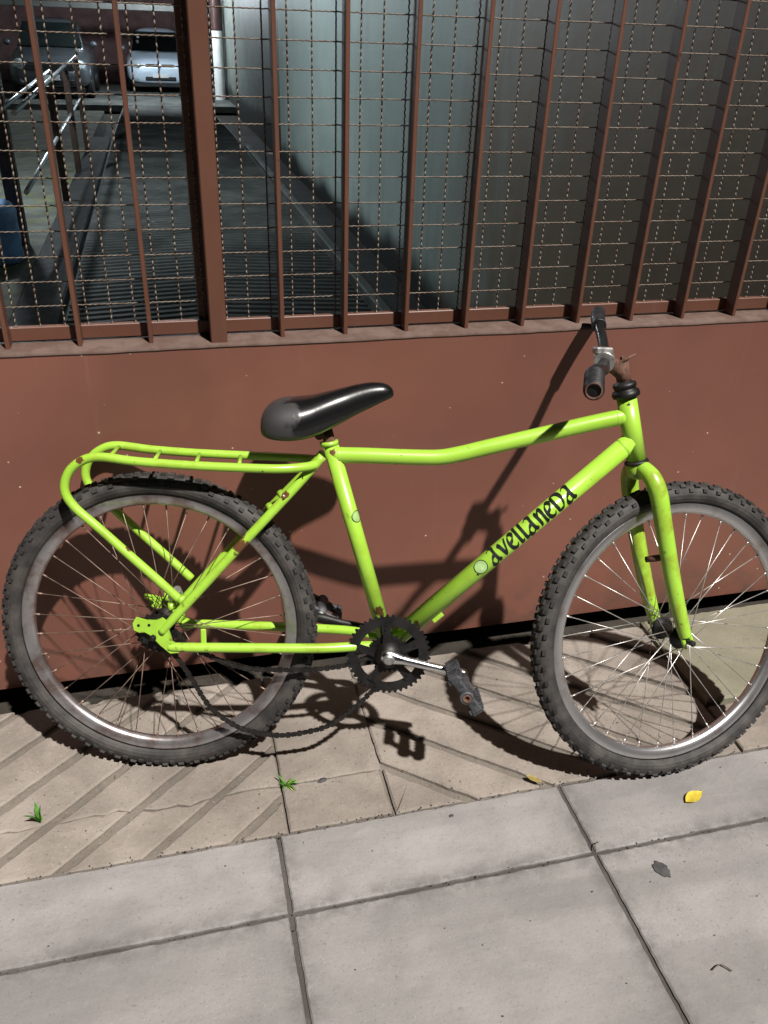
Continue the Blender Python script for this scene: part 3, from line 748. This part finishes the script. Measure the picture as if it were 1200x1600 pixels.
# freewheel, brake remains at the rear hub
fw = empty('freewheel', bike)
for i, (r_, ww) in enumerate(((.041, .044), (.035, .049), (.029, .054))):
    nT = 20-3*i; vs = []; m = nT*4
    for s in (0, .0018):
        for j in range(m):
            a = 2*PI*j/m; rr = r_+(.0045 if j % 4 in (1, 2) else 0); vs.append(HUB+P(rr*math.cos(a), rr*math.sin(a), ww+s))
    MB().add(vs, [tuple(range(m)), tuple(range(2*m-1, m-1, -1))]+[(j, (j+1) % m, m+(j+1) % m, m+j) for j in range(m)]).build('sprocket', 'chain_steel', fw)
br = empty('brake_remains', bike)
for i in range(9):
    a = random.uniform(.2, 2.6); r_ = random.uniform(.035, .062)
    c = HUB+P(r_*math.cos(a), r_*math.sin(a), random.uniform(-.058, -.02))
    MB().tube([c, c+P(random.uniform(-.022, .022), random.uniform(-.022, .022), random.uniform(-.015, .015))], random.uniform(.006, .011), 8).build('bracket', 'green_stay' if i % 3 else 'dull_alloy', br)
# fork
fk = empty('fork', bike)
MB().lathe([(.0, -.074), (.0195, -.074), (.022, -.079), (.0235, -.092), (.021, -.104), (.010, -.112), (0, -.113)], 24, A, AX, PR).build('crown', 'green_fork', fk)
for s in (1, -1):
    pts = [S(-.086, .002, s*.006), S(-.094, .004, s*.026), S(-.112, .006, s*.044), S(-.145, .007, s*.0535), S(-.20, .006, s*.0555), S(-.30, .007, s*.056), S(-.38, .010, s*.056), S(-.44, .015, s*.056), S(-.470, .018, s*.056)]
    q = cr([(*p, r_) for p, r_ in zip(pts, [.0165, .018, .0192, .0192, .0185, .0175, .0165, .0150, .0135])], 6)
    MB().tube([x[:3] for x in q], [x[3] for x in q], 18).build('fork_blade', 'green_fork', fk)
    # slotted fork end: two prongs
    for sp in (-1, 1):
        MB().tube([S(-.462, .018+sp*.007, s*.056), S(-.480, .0195+sp*.0095, s*.058), S(-.497, .021+sp*.0088, s*.060)], [.007, .0052, .0038], 8).build('fork_end', 'green_fork', fk)
    if s > 0: MB().tube([S(-.280, .000, s*.050), S(-.282, -.014, s*.036), S(-.284, -.028, s*.022)], [.0075, .0075, .0065], 10).build('brake_boss', 'rust', fk)
# headset
hs = empty('headset', bike)
MB().lathe([(.0, .0665), (.0275, .0665), (.029, .072), (.027, .079), (.0225, .081), (.0225, .087), (.0245, .088), (.0235, .095), (.018, .097), (.015, .100)], 24, A, AX, PR).build('upper_cup', 'black_steel', hs)
MB().lathe([(.0, -.0705), (.0225, -.0705), (.0255, -.0735), (.0255, -.0765), (.022, -.0790), (0, -.0790)], 24, A, AX, PR).build('lower_cup', 'black_steel', hs)
# stem and handlebar; the bar is turned loose against the fork
toL = lambda p: BI @ Vector(p)
BC = toL((.838, -.300, .916))
stm = empty('stem', bike)
MB().tube([S(.097, 0), S(.118, 0), S(.138, -.002)], [.0145, .0155, .0165], 18).build('quill', 'rust', stm)
MB().tube([S(.112, .0), S(.128, -.012), (S(.138, -.018)+BC)/2, BC], [.014, .015, .016, .015], 14).build('extension', 'rust', stm)
N_end, F_end = toL((.672, -.572, .968)), toL((.972, -.004, .921))
bd = (F_end-N_end).normalized()
MB().tube([BC-bd*.024, BC+bd*.024], .0205, 18).build('clamp', 'dull_alloy', stm)
cb = BC+AX*.018
MB().bbox((-.018, -.016, -.006), (.018, .016, .008), .003).build('clamp_cap', 'dull_alloy', stm).location = cb
MB().tube([S(.136, .006), S(.150, .006)], .0060, 6, smooth=False).build('stem_bolt', 'rust', stm)
MB().tube([S(.139, -.010, .004), S(.147, .034, .004)], .0032, 8).build('washer_tab', 'rust', stm)
hbars = empty('handlebar', bike)
near = [N_end, N_end+bd*.14+AX*-.004, BC-bd*.10+AX*.006, BC-bd*.05, BC]
farp = [BC, BC+bd*.05, toL((.905, -.165, .906)), toL((.925, -.105, .918)), toL((.945, -.055, .922)), F_end]
MB().tube(cr(near+farp[1:], 8), .0112, 16).build('bar', 'bar_black', hbars)
nq = cr(near[:3], 8)
def hollow(pts, ro, ri, name, mat, parent):
    # grip sleeve open at its first point
    mb = MB(); mb.tube(pts, ro, 20, cap=False); 
    d = (Vector(pts[1])-Vector(pts[0])).normalized()
    mb.lathe([(ro, 0), (ro*.96, -.003), (ri*1.1, -.003), (ri, 0), (ri, .05), (0, .05)], 20, pts[0], d)
    return mb.build(name, mat, parent)
gpts = [Vector(p) for p in nq if (Vector(p)-N_end).length < .115]
hollow(gpts, [.0178+(.0016 if i % 2 == 0 else 0) for i in range(len(gpts))], .0120, 'grip', 'grip_rubber', hbars) if False else None
mb = MB(); mb.tube(gpts, .0168, 22, cap=False)
d = (gpts[1]-gpts[0]).normalized()
mb.lathe([(.0168, 0), (.0162, -.003), (.0125, -.003), (.0115, 0), (.0115, .06), (0, .06)], 22, gpts[0], d)
for k_ in range(9):
    c = gpts[0].lerp(gpts[-1], (k_+.6)/9.5); mb.lathe([(.0160, -.004), (.0180, -.003), (.0180, .003), (.0160, .004)], 22, c, (gpts[-1]-gpts[0]).normalized())
mb.build('grip', 'grip_rubber', hbars)
MB().lathe([(.0150, -.0034), (.0150, -.0044), (.0118, -.0044), (.0112, .012)], 22, gpts[0], d).build('bar_end', 'rust', hbars)
fq = cr(farp, 8); gp = [Vector(p) for p in fq if (Vector(p)-F_end).length < .105]
MB().tube(gp, [.0160]*(len(gp)-1)+[.0150], 18).build('grip', 'grip_rubber', hbars)
# cranks
ck = empty('crankset', bike)
def ring_plate(c, ro, ri, teeth, w0, w1, mat, name, arms=5):
    mb = MB(); m = teeth*4
    for (wa, wb) in ((w0, w1),):
        vs = []
        for ww in (wa, wb):
            for j in range(m):
                a = 2*PI*j/m; rr = ro+(.0058 if j % 4 in (1, 2) else 0) if j % 4 != 1 else ro+.0058
                vs.append(c+P(rr*math.cos(a), rr*math.sin(a), ww))
            for j in range(m):
                a = 2*PI*j/m; vs.append(c+P(ri*math.cos(a), ri*math.sin(a), ww))
        fs = []
        for j in range(m):
            j2 = (j+1) % m
            fs += [(j, j2, m+j2, m+j), (2*m+j, 3*m+j, 3*m+j2, 2*m+j2), (j, 2*m+j, 2*m+j2, j2), (m+j, m+j2, 3*m+j2, 3*m+j)]
        mb.add(vs, fs)
    return mb.build(name, mat, ck)
CC = P(.500, .300)
ring_plate(CC, .0865, .066, 44, .0475, .0500, 'black_steel', 'chainring')
ring_plate(CC, .040, .028, 24, .0415, .0440, 'black_steel', 'inner_ring')
for i in range(5):
    a = 2*PI*i/5+1.676; d = P(math.cos(a), math.sin(a)); t = P(-math.sin(a), math.cos(a)); wv = P(0, 0, 1)
    mb = MB(); vs = []
    for ww in (.0505, .0545):
        for (r_, hw) in ((.018, .0125), (.045, .0080), (.0685, .0105), (.0705, .0085)):
            vs += [CC+d*r_-t*hw+wv*ww, CC+d*r_+t*hw+wv*ww]
    fs = []
    for i_ in range(3):
        a_ = 2*i_; fs += [(a_, a_+1, a_+3, a_+2), (8+a_, 8+a_+2, 8+a_+3, 8+a_+1), (a_, a_+2, 8+a_+2, 8+a_), (a_+1, 8+a_+1, 8+a_+3, a_+3)]
    fs += [(0, 8, 9, 1), (6, 7, 15, 14)]
    arm = mb.add(vs, fs).build('spider_arm', 'black_steel', ck)
    MB().tube([CC+d*.062+wv*.0545, CC+d*.062+wv*.0575], .0036, 8).build('ring_bolt', 'chain_steel', arm)
MB().lathe([(0, .040), (.030, .040), (.030, .056), (.022, .062), (.017, .070), (0, .070)], 24, CC, P(0, 0, 1)).build('spider_hub', 'black_steel', ck)
MB().lathe([(.0, .0835), (.006, .0835), (.0105, .0820), (.0125, .079)], 16, CC, P(0, 0, 1)).build('axle_bolt', 'dull_alloy', ck)
cdv = (P(.652, .277, .080)-P(.500, .306, .068))
c0 = P(.500, .302, .068); c1 = c0+cdv.normalized()*.158
def arm_mesh(a, b, w0, w1, th, mat, name):
    a = Vector(a); b = Vector(b); d = (b-a).normalized(); wv = P(0, 0, 1); t = d.cross(wv).normalized(); mb = MB(); q = []
    for tt, hw in ((-.016, .010), (-.008, .0155), (.006, .0155), (.03, .0105), (.11, .0082), (.148, .0115), (.165, .011), (.172, .006)):
        c = a+d*tt
        q.append((c, hw))
    vs = []; n = 8
    for c, hw in q:
        for j in range(n):
            an = 2*PI*j/n+PI/8; vs.append(c+t*hw*math.cos(an)*1.05+wv*th*math.sin(an))
    m = len(q)
    fs = [(i*n+j, i*n+(j+1) % n, (i+1)*n+(j+1) % n, (i+1)*n+j) for i in range(m-1) for j in range(n)]+[tuple(range(n)), tuple((m-1)*n+j for j in range(n))]
    return mb.add(vs, fs, True).build(name, mat, ck)
arm_mesh(c0, c1, 0, 0, .0075, 'chrome', 'crank_arm')
f0 = P(.500, .300, -.070); f1 = f0-cdv.normalized()*.158
f1 = P(f1.x, f1.z, -.080)
arm_mesh(f0, f1, 0, 0, .0075, 'black_steel', 'crank_arm')
def pedal(org, sgn, rot, name='pedal'):
    # platform block pedal with two side cages, spindle along the crank axis
    pd = empty(name, bike); pd.location = org; pd.rotation_euler = (0, rot, 0)
    y = -sgn   # outward along local -y for the camera side
    MB().tube([(0, 0, 0), (0, y*.105, 0)], .0075, 12).build('spindle', 'dull_alloy', pd)
    mb = MB().lathe([(.0, .018), (.014, .018), (.0155, .03), (.012, .055), (.0145, .085), (.0150, .108), (.0140, .113), (.0095, .113), (.0080, .104), (0, .104)], 16, (0, 0, 0), (0, y, 0)); mb.build('barrel', 'pedal_plastic', pd)
    MB().lathe([(.0092, .1128), (.0092, .1142), (.0055, .1142), (.0050, .108), (0, .108)], 14, (0, 0, 0), (0, y, 0)).build('dust_cap', 'rust', pd)
    for sx in (-1, 1):
        mb = MB()
        y0, y1 = sorted((y*.016, y*.100))
        mb.bbox((sx*.040-.006, y0, -.012), (sx*.040+.006, y1, .012), .003)
        for j in range(7):
            yy = y0+(j+.5)*(y1-y0)/7
            mb.box((sx*.0475, yy, 0), (.005, .0055, .022)); mb.box((sx*.040, yy, .0135), (.010, .005, .004)); mb.box((sx*.040, yy, -.0135), (.010, .005, .004))
        mb.build('cage', 'pedal_plastic', pd)
    for yy in (.023, .094):
        MB().bbox((-.041, y*yy-.005, -.0100), (.041, y*yy+.005, .0100), .003).build('cross_bar', 'pedal_plastic', pd)
    return pd
pedal(c1+P(0, 0, .006), 1, .95)
pedal(f1+P(0, 0, -.006), -1, .5)
# chain
def chain(pts, name='chain'):
    q = [Vector(p) for p in cr(pts, 40)]; L = [0]
    for i in range(1, len(q)): L.append(L[-1]+(q[i]-q[i-1]).length)
    def at(s):
        import bisect
        i = min(max(bisect.bisect(L, s)-1, 0), len(q)-2); t = (s-L[i])/max(1e-9, L[i+1]-L[i]); return q[i].lerp(q[i+1], t)
    mb = MB(); n = int(L[-1]/.0127)
    for i in range(n):
        a, b = at(i*.0127), at((i+1)*.0127); d = (b-a).normalized(); wv = P(0, 0, 1); wv = (wv-d*wv.dot(d)).normalized(); t = d.cross(wv)
        R = Matrix((d, wv, t)).transposed(); off = .0036 if i % 2 else .0024
        for s in (-1, 1): mb.box((a+b)/2+wv*off*s, (.0098, .0012, .0096 if i % 2 else .0086), R); mb.box((a+b)/2+wv*off*s, (.0142, .0011, .0050), R)
        mb.tube([a-wv*.0044, a+wv*.0044], .0026, 6)
    return mb
top = [P(.045, .342, .046), P(.062, .315, .046), P(.096, .296, .046), P(.182, .262, .046), P(.289, .258, .046), P(.36, .262, .045), P(.414, .272, .044), P(.462, .292, .042)]
low = [P(.0, .300, .046), P(.028, .300, .046), P(.050, .272, .047), P(.073, .234, .048), P(.109, .172, .05), P(.154, .133, .052), P(.192, .115, .053), P(.259, .103, .053), P(.324, .112, .052), P(.378, .131, .051), P(.437, .180, .049), P(.470, .214, .048), P(.490, .219, .048)]
chs = empty('chain', bike)
chain(top).build('upper_run', 'chain_steel', chs); chain(low).build('lower_run', 'chain_steel', chs)

# lettering and stickers on the tubes
CB = BI @ CAM
def surf(p0, p1, r, off):
    p0 = Vector(p0); p1 = Vector(p1); d = (p1-p0).normalized()
    def f(s, b):
        c = p0+d*s; view = CB-c; view = (view-d*view.dot(d)).normalized(); side = d.cross(view)
        if side.dot(P(0, 1)) < 0: side = -side
        a = b/r
        return c+(view*math.cos(a)+side*math.sin(a))*(r+off)
    return f
dl = (DT1-DT0).normalized()
fS = surf(DT0, DT1, .0208, .0005)
def stroke(mb, pts, nib, f, s0, sc, wid=.035):
    q = cr([(x, y) for x, y in pts], 7) if len(pts) > 2 else [(pts[0][0]+(pts[1][0]-pts[0][0])*t/6, pts[0][1]+(pts[1][1]-pts[0][1])*t/6) for t in range(7)]
    vs = []; n = len(q)
    for i, (x, y) in enumerate(q):
        a = q[max(i-1, 0)]; b = q[min(i+1, n-1)]; tx, ty = b[0]-a[0], b[1]-a[1]; L = math.hypot(tx, ty) or 1
        nx, ny = -ty/L*wid, tx/L*wid
        s_ = 1 if nx*nib[0]+ny*nib[1] >= 0 else -1
        tp = min(1, .35+min(i, n-1-i)*.45)
        ox, oy = (nib[0]*s_+nx)*tp, (nib[1]*s_+ny)*tp
        for k_ in (-1, 0, 1):
            vs.append(f(s0+(x+ox*k_)*sc, (y-.5+oy*k_)*sc))
    mb.add(vs, [(3*i+j, 3*i+3+j, 3*i+4+j, 3*i+1+j) for i in range(n-1) for j in (0, 1)])
GL = {
 'a': (.78, [[(.10, .92), (.26, 1.14), (.46, 1.02), (.46, .62), (.50, .22), (.66, .08)], [(.47, .58), (.18, .46), (.02, .18), (.18, -.04), (.48, .24)]]),
 'v': (.64, [[(.02, .88), (.14, .70), (.26, .06)], [(.26, .06), (.46, .52), (.62, .98)]]),
 'e': (.60, [[(.10, .44), (.40, .58), (.50, .84), (.28, .98), (.06, .62), (.10, .16), (.34, .02), (.56, .22)]]),
 'l': (.36, [[(.10, 1.30), (.12, .62), (.14, .08), (.34, .10)]]),
 'n': (.66, [[(.06, .96), (.12, .50), (.12, .02)], [(.14, .55), (.34, .98), (.50, .80), (.50, .06), (.64, .10)]]),
 'd': (.74, [[(.06, 1.12), (.10, .55), (.12, .02)], [(.06, 1.12), (.46, 1.10), (.66, .68), (.48, .14), (.12, .02)]]),
}
word = 'avellaneda'
tw = sum(GL[c][0]+.05 for c in word)
sA = (P(.716, .507)-DT0).dot(dl); sB = (P(.886, .668)-DT0).dot(dl)
sc = (sB-sA)/tw; s = sA
let = empty('lettering', bike)
for c in word:
    mb = MB()
    for st in GL[c][1]:
        # scaled so that the letters fill most of the tube's visible width
        f2 = lambda a, b: fS(a, b*1.12-.001)
        stroke(mb, st, (.066, .088), f2, s, sc, .034)
    mb.build('letter', 'ink_black', let, recalc=False); s += (GL[c][0]+.05)*sc
def disc(f, s0, b0, r0, r1, mat, name, parent, off=0):
    mb = MB(); n = 28; vs = []; rings = [r0+(r1-r0)*i/4 for i in range(5)]
    for r_ in rings:
        for j in range(n): a = 2*PI*j/n; vs.append(f(s0+r_*math.cos(a), b0+r_*math.sin(a)))
    mb.add(vs, [(i*n+j, i*n+(j+1) % n, (i+1)*n+(j+1) % n, (i+1)*n+j) for i in range(4) for j in range(n)]); return mb.build(name, mat, parent, recalc=False)
sS = (P(.694, .494)-DT0).dot(dl)
stk = empty('sticker', bike)
disc(fS, sS, 0, .0001, .0150, 'sticker_pale', 'disc', stk)
f3 = surf(DT0, DT1, .0208, .0009); disc(f3, sS, 0, .0138, .0155, 'ink_black', 'ring', stk)
f4 = surf(DT0, DT1, .0208, .0010); disc(f4, sS, 0, .0112, .0121, 'sticker_white', 'inner_ring', stk)
mb = MB(); stroke(mb, [(-.30, .72), (-.05, .98), (.22, .78), (.02, .40), (-.28, .06), (.30, .08)], (.05, .06), f4, sS, .0125, .05); mb.build('numeral', 'sticker_white', stk, recalc=False)
fT = surf(ST0, ST1, .0168, .0006); sT = (P(.42, .597)-ST0).dot((ST1-ST0).normalized())
stk2 = empty('sticker', bike)
b2 = .0135
disc(fT, sT, b2, .0001, .0125, 'sticker_pale', 'disc', stk2)
fT2 = surf(ST0, ST1, .0168, .0010); disc(fT2, sT, b2, .0116, .0130, 'ink_black', 'ring', stk2)

# ------------------------------------------------------------------ small things on the pavement
def leaf(name, loc, L, Wd, rot, mat, label, curl=.25, tiltx=0):
    mb = MB(); n = 9; vs = []
    for i in range(n):
        t = i/(n-1); hw = Wd/2*math.sin(PI*min(1, t*1.02))**.8*(1-.25*t) if 0 < i < n-1 else .0004
        x = (t-.5)*L; zc = .003+curl*L*.35*(t-.45)**2
        for j in (-1, -.5, 0, .5, 1): vs.append((x, j*hw, zc+abs(j)*hw*.28))
    m = len(vs); vs += [(x, y, z-.0006) for x, y, z in vs]
    fs = [(i*5+j, i*5+j+1, (i+1)*5+j+1, (i+1)*5+j) for i in range(n-1) for j in range(4)]
    mb.add(vs, fs+[tuple(q+m for q in reversed(f)) for f in fs], True)
    mb.tube([(L*.5, 0, .006), (L*.62, .002, .004)], .0008, 5)
    o = mb.build(name, mat); o.location = loc; o.rotation_euler = (tiltx, 0, rot); tag(o, label, 'leaf'); return o
leaf('fallen_leaf', (1.04, -.662, .001), .056, .031, .35, 'leaf_yellow', 'bright yellow fallen leaf on concrete slab near the front wheel')
leaf('fallen_leaf', (.705, -.538, .002), .040, .018, -.75, 'leaf_ochre', 'dull ochre fallen leaf at the edge of the grooved stones', .6)
def sprout(name, loc, blades, label, mats):
    e = tag(empty(name, loc=loc), label, 'plant')
    for (ang, L, lean, wd, mat) in blades:
        mb = MB(); vs = []; n = 6
        for i in range(n):
            t = i/(n-1); a = lean*(.5+.8*t); x = L*t*math.sin(a); z = L*t*math.cos(a); hw = wd*(1-t)**.6*.5+.0002
            vs += [(x, -hw, z), (x, 0, z-.0006), (x, hw, z)]
        m = len(vs); vs += [(x+.0004, y, z-.0005) for x, y, z in vs]
        fs = [(3*i+j, 3*i+3+j, 3*i+4+j, 3*i+1+j) for i in range(n-1) for j in (0, 1)]
        mb.add(vs, fs+[tuple(q+m for q in reversed(f)) for f in fs], True)
        o = mb.build('blade', mat, e); o.rotation_euler = (0, 0, ang)
    return e
sprout('weed', (.150, -.430, -.002), [(random.uniform(-3.1, 3.1), random.uniform(.010, .036), random.uniform(.35, 1.35), random.uniform(.0035, .007), 'leaf_green' if i % 4 else 'leaf_pale') for i in range(17)], 'small green weed growing from the joint of the plain stone', None)
sprout('weed', (-.372, -.418, -.001), [(random.uniform(-3, 3), random.uniform(.025, .055), random.uniform(.05, .45), .013, 'leaf_pale' if i % 3 == 0 else 'leaf_green') for i in range(5)], 'upright green sprout with yellow tip among grooved stones at left', None)
def blot(loc, rx, ry, rot, label, h=.0012, name='gum_spot'):
    mb = MB(); n = 24; vs = [(0, 0, h)]; j1 = [random.uniform(.82, 1.15) for _ in range(n)]
    for k_, hh in ((.7, h), (1.0, .0002)):
        for j in range(n): a = 2*PI*j/n; vs.append((rx*k_*j1[j]*math.cos(a), ry*k_*j1[j]*math.sin(a), hh))
    fs = [(0, 1+j, 1+(j+1) % n) for j in range(n)]+[(1+j, 1+n+j, 1+n+(j+1) % n, 1+(j+1) % n) for j in range(n)]
    o = mb.add(vs, fs, True).build(name, 'gum'); o.location = loc; o.rotation_euler = (0, 0, rot); tag(o, label, 'stain'); return o
blot((.872, -.815, .0012), .0145, .021, .35, 'dark flattened gum spot on slab below the yellow leaf')
blot((.489, -.592, .0012), .006, .004, .2, 'tiny dark spot on slab below the pedal')
blot((.232, -.437, .003), .012, .006, .3, 'small dark smudge on the plain stone beside the weed', .004)
def twig(pts, r, label):
    o = MB().tube(cr(pts, 4), r, 5).build('twig', 'twig'); tag(o, label, 'twig'); return o
twig([(.85, -1.03, .004), (.87, -1.025, .006), (.885, -1.04, .004)], .0012, 'tiny dark twig on slab at lower right')
twig([(.755, -.742, .003), (.764, -.730, .006), (.772, -.727, .004)], .0012, 'tiny twig at the crossing of two slab joints')
twig([(.555, -1.15, .003), (.565, -1.14, .005), (.578, -1.145, .003)], .0012, 'tiny dark twig on slab at bottom centre')
# grit in the joints and along the wall
gm = MB(); 
for i in range(900):
    t = random.random()
    if t < .45: x = random.uniform(-.7, 1.5); y = random.uniform(-.075, -.02); z = -.05+.006
    elif t < .7: x = random.uniform(-.7, 1.5); y = YB+random.gauss(0, .004); z = .0005
    elif t < .85: x = random.uniform(-.7, 1.5); y = YJ+random.gauss(0, .004); z = -.003
    else: x = random.uniform(-.7, 1.5); y = random.uniform(-1.2, -.1); z = .002
    r_ = random.uniform(.0006, .0022); R = Matrix.Rotation(random.uniform(0, 6), 3, random.choice('XYZ'))
    gm.box((x, y, z+r_*.4), (r_*1.6, r_, r_), R)
tag(gm.build('grit', 'mortar'), 'fine grit scattered in the pavement joints', 'grit', kind='stuff')
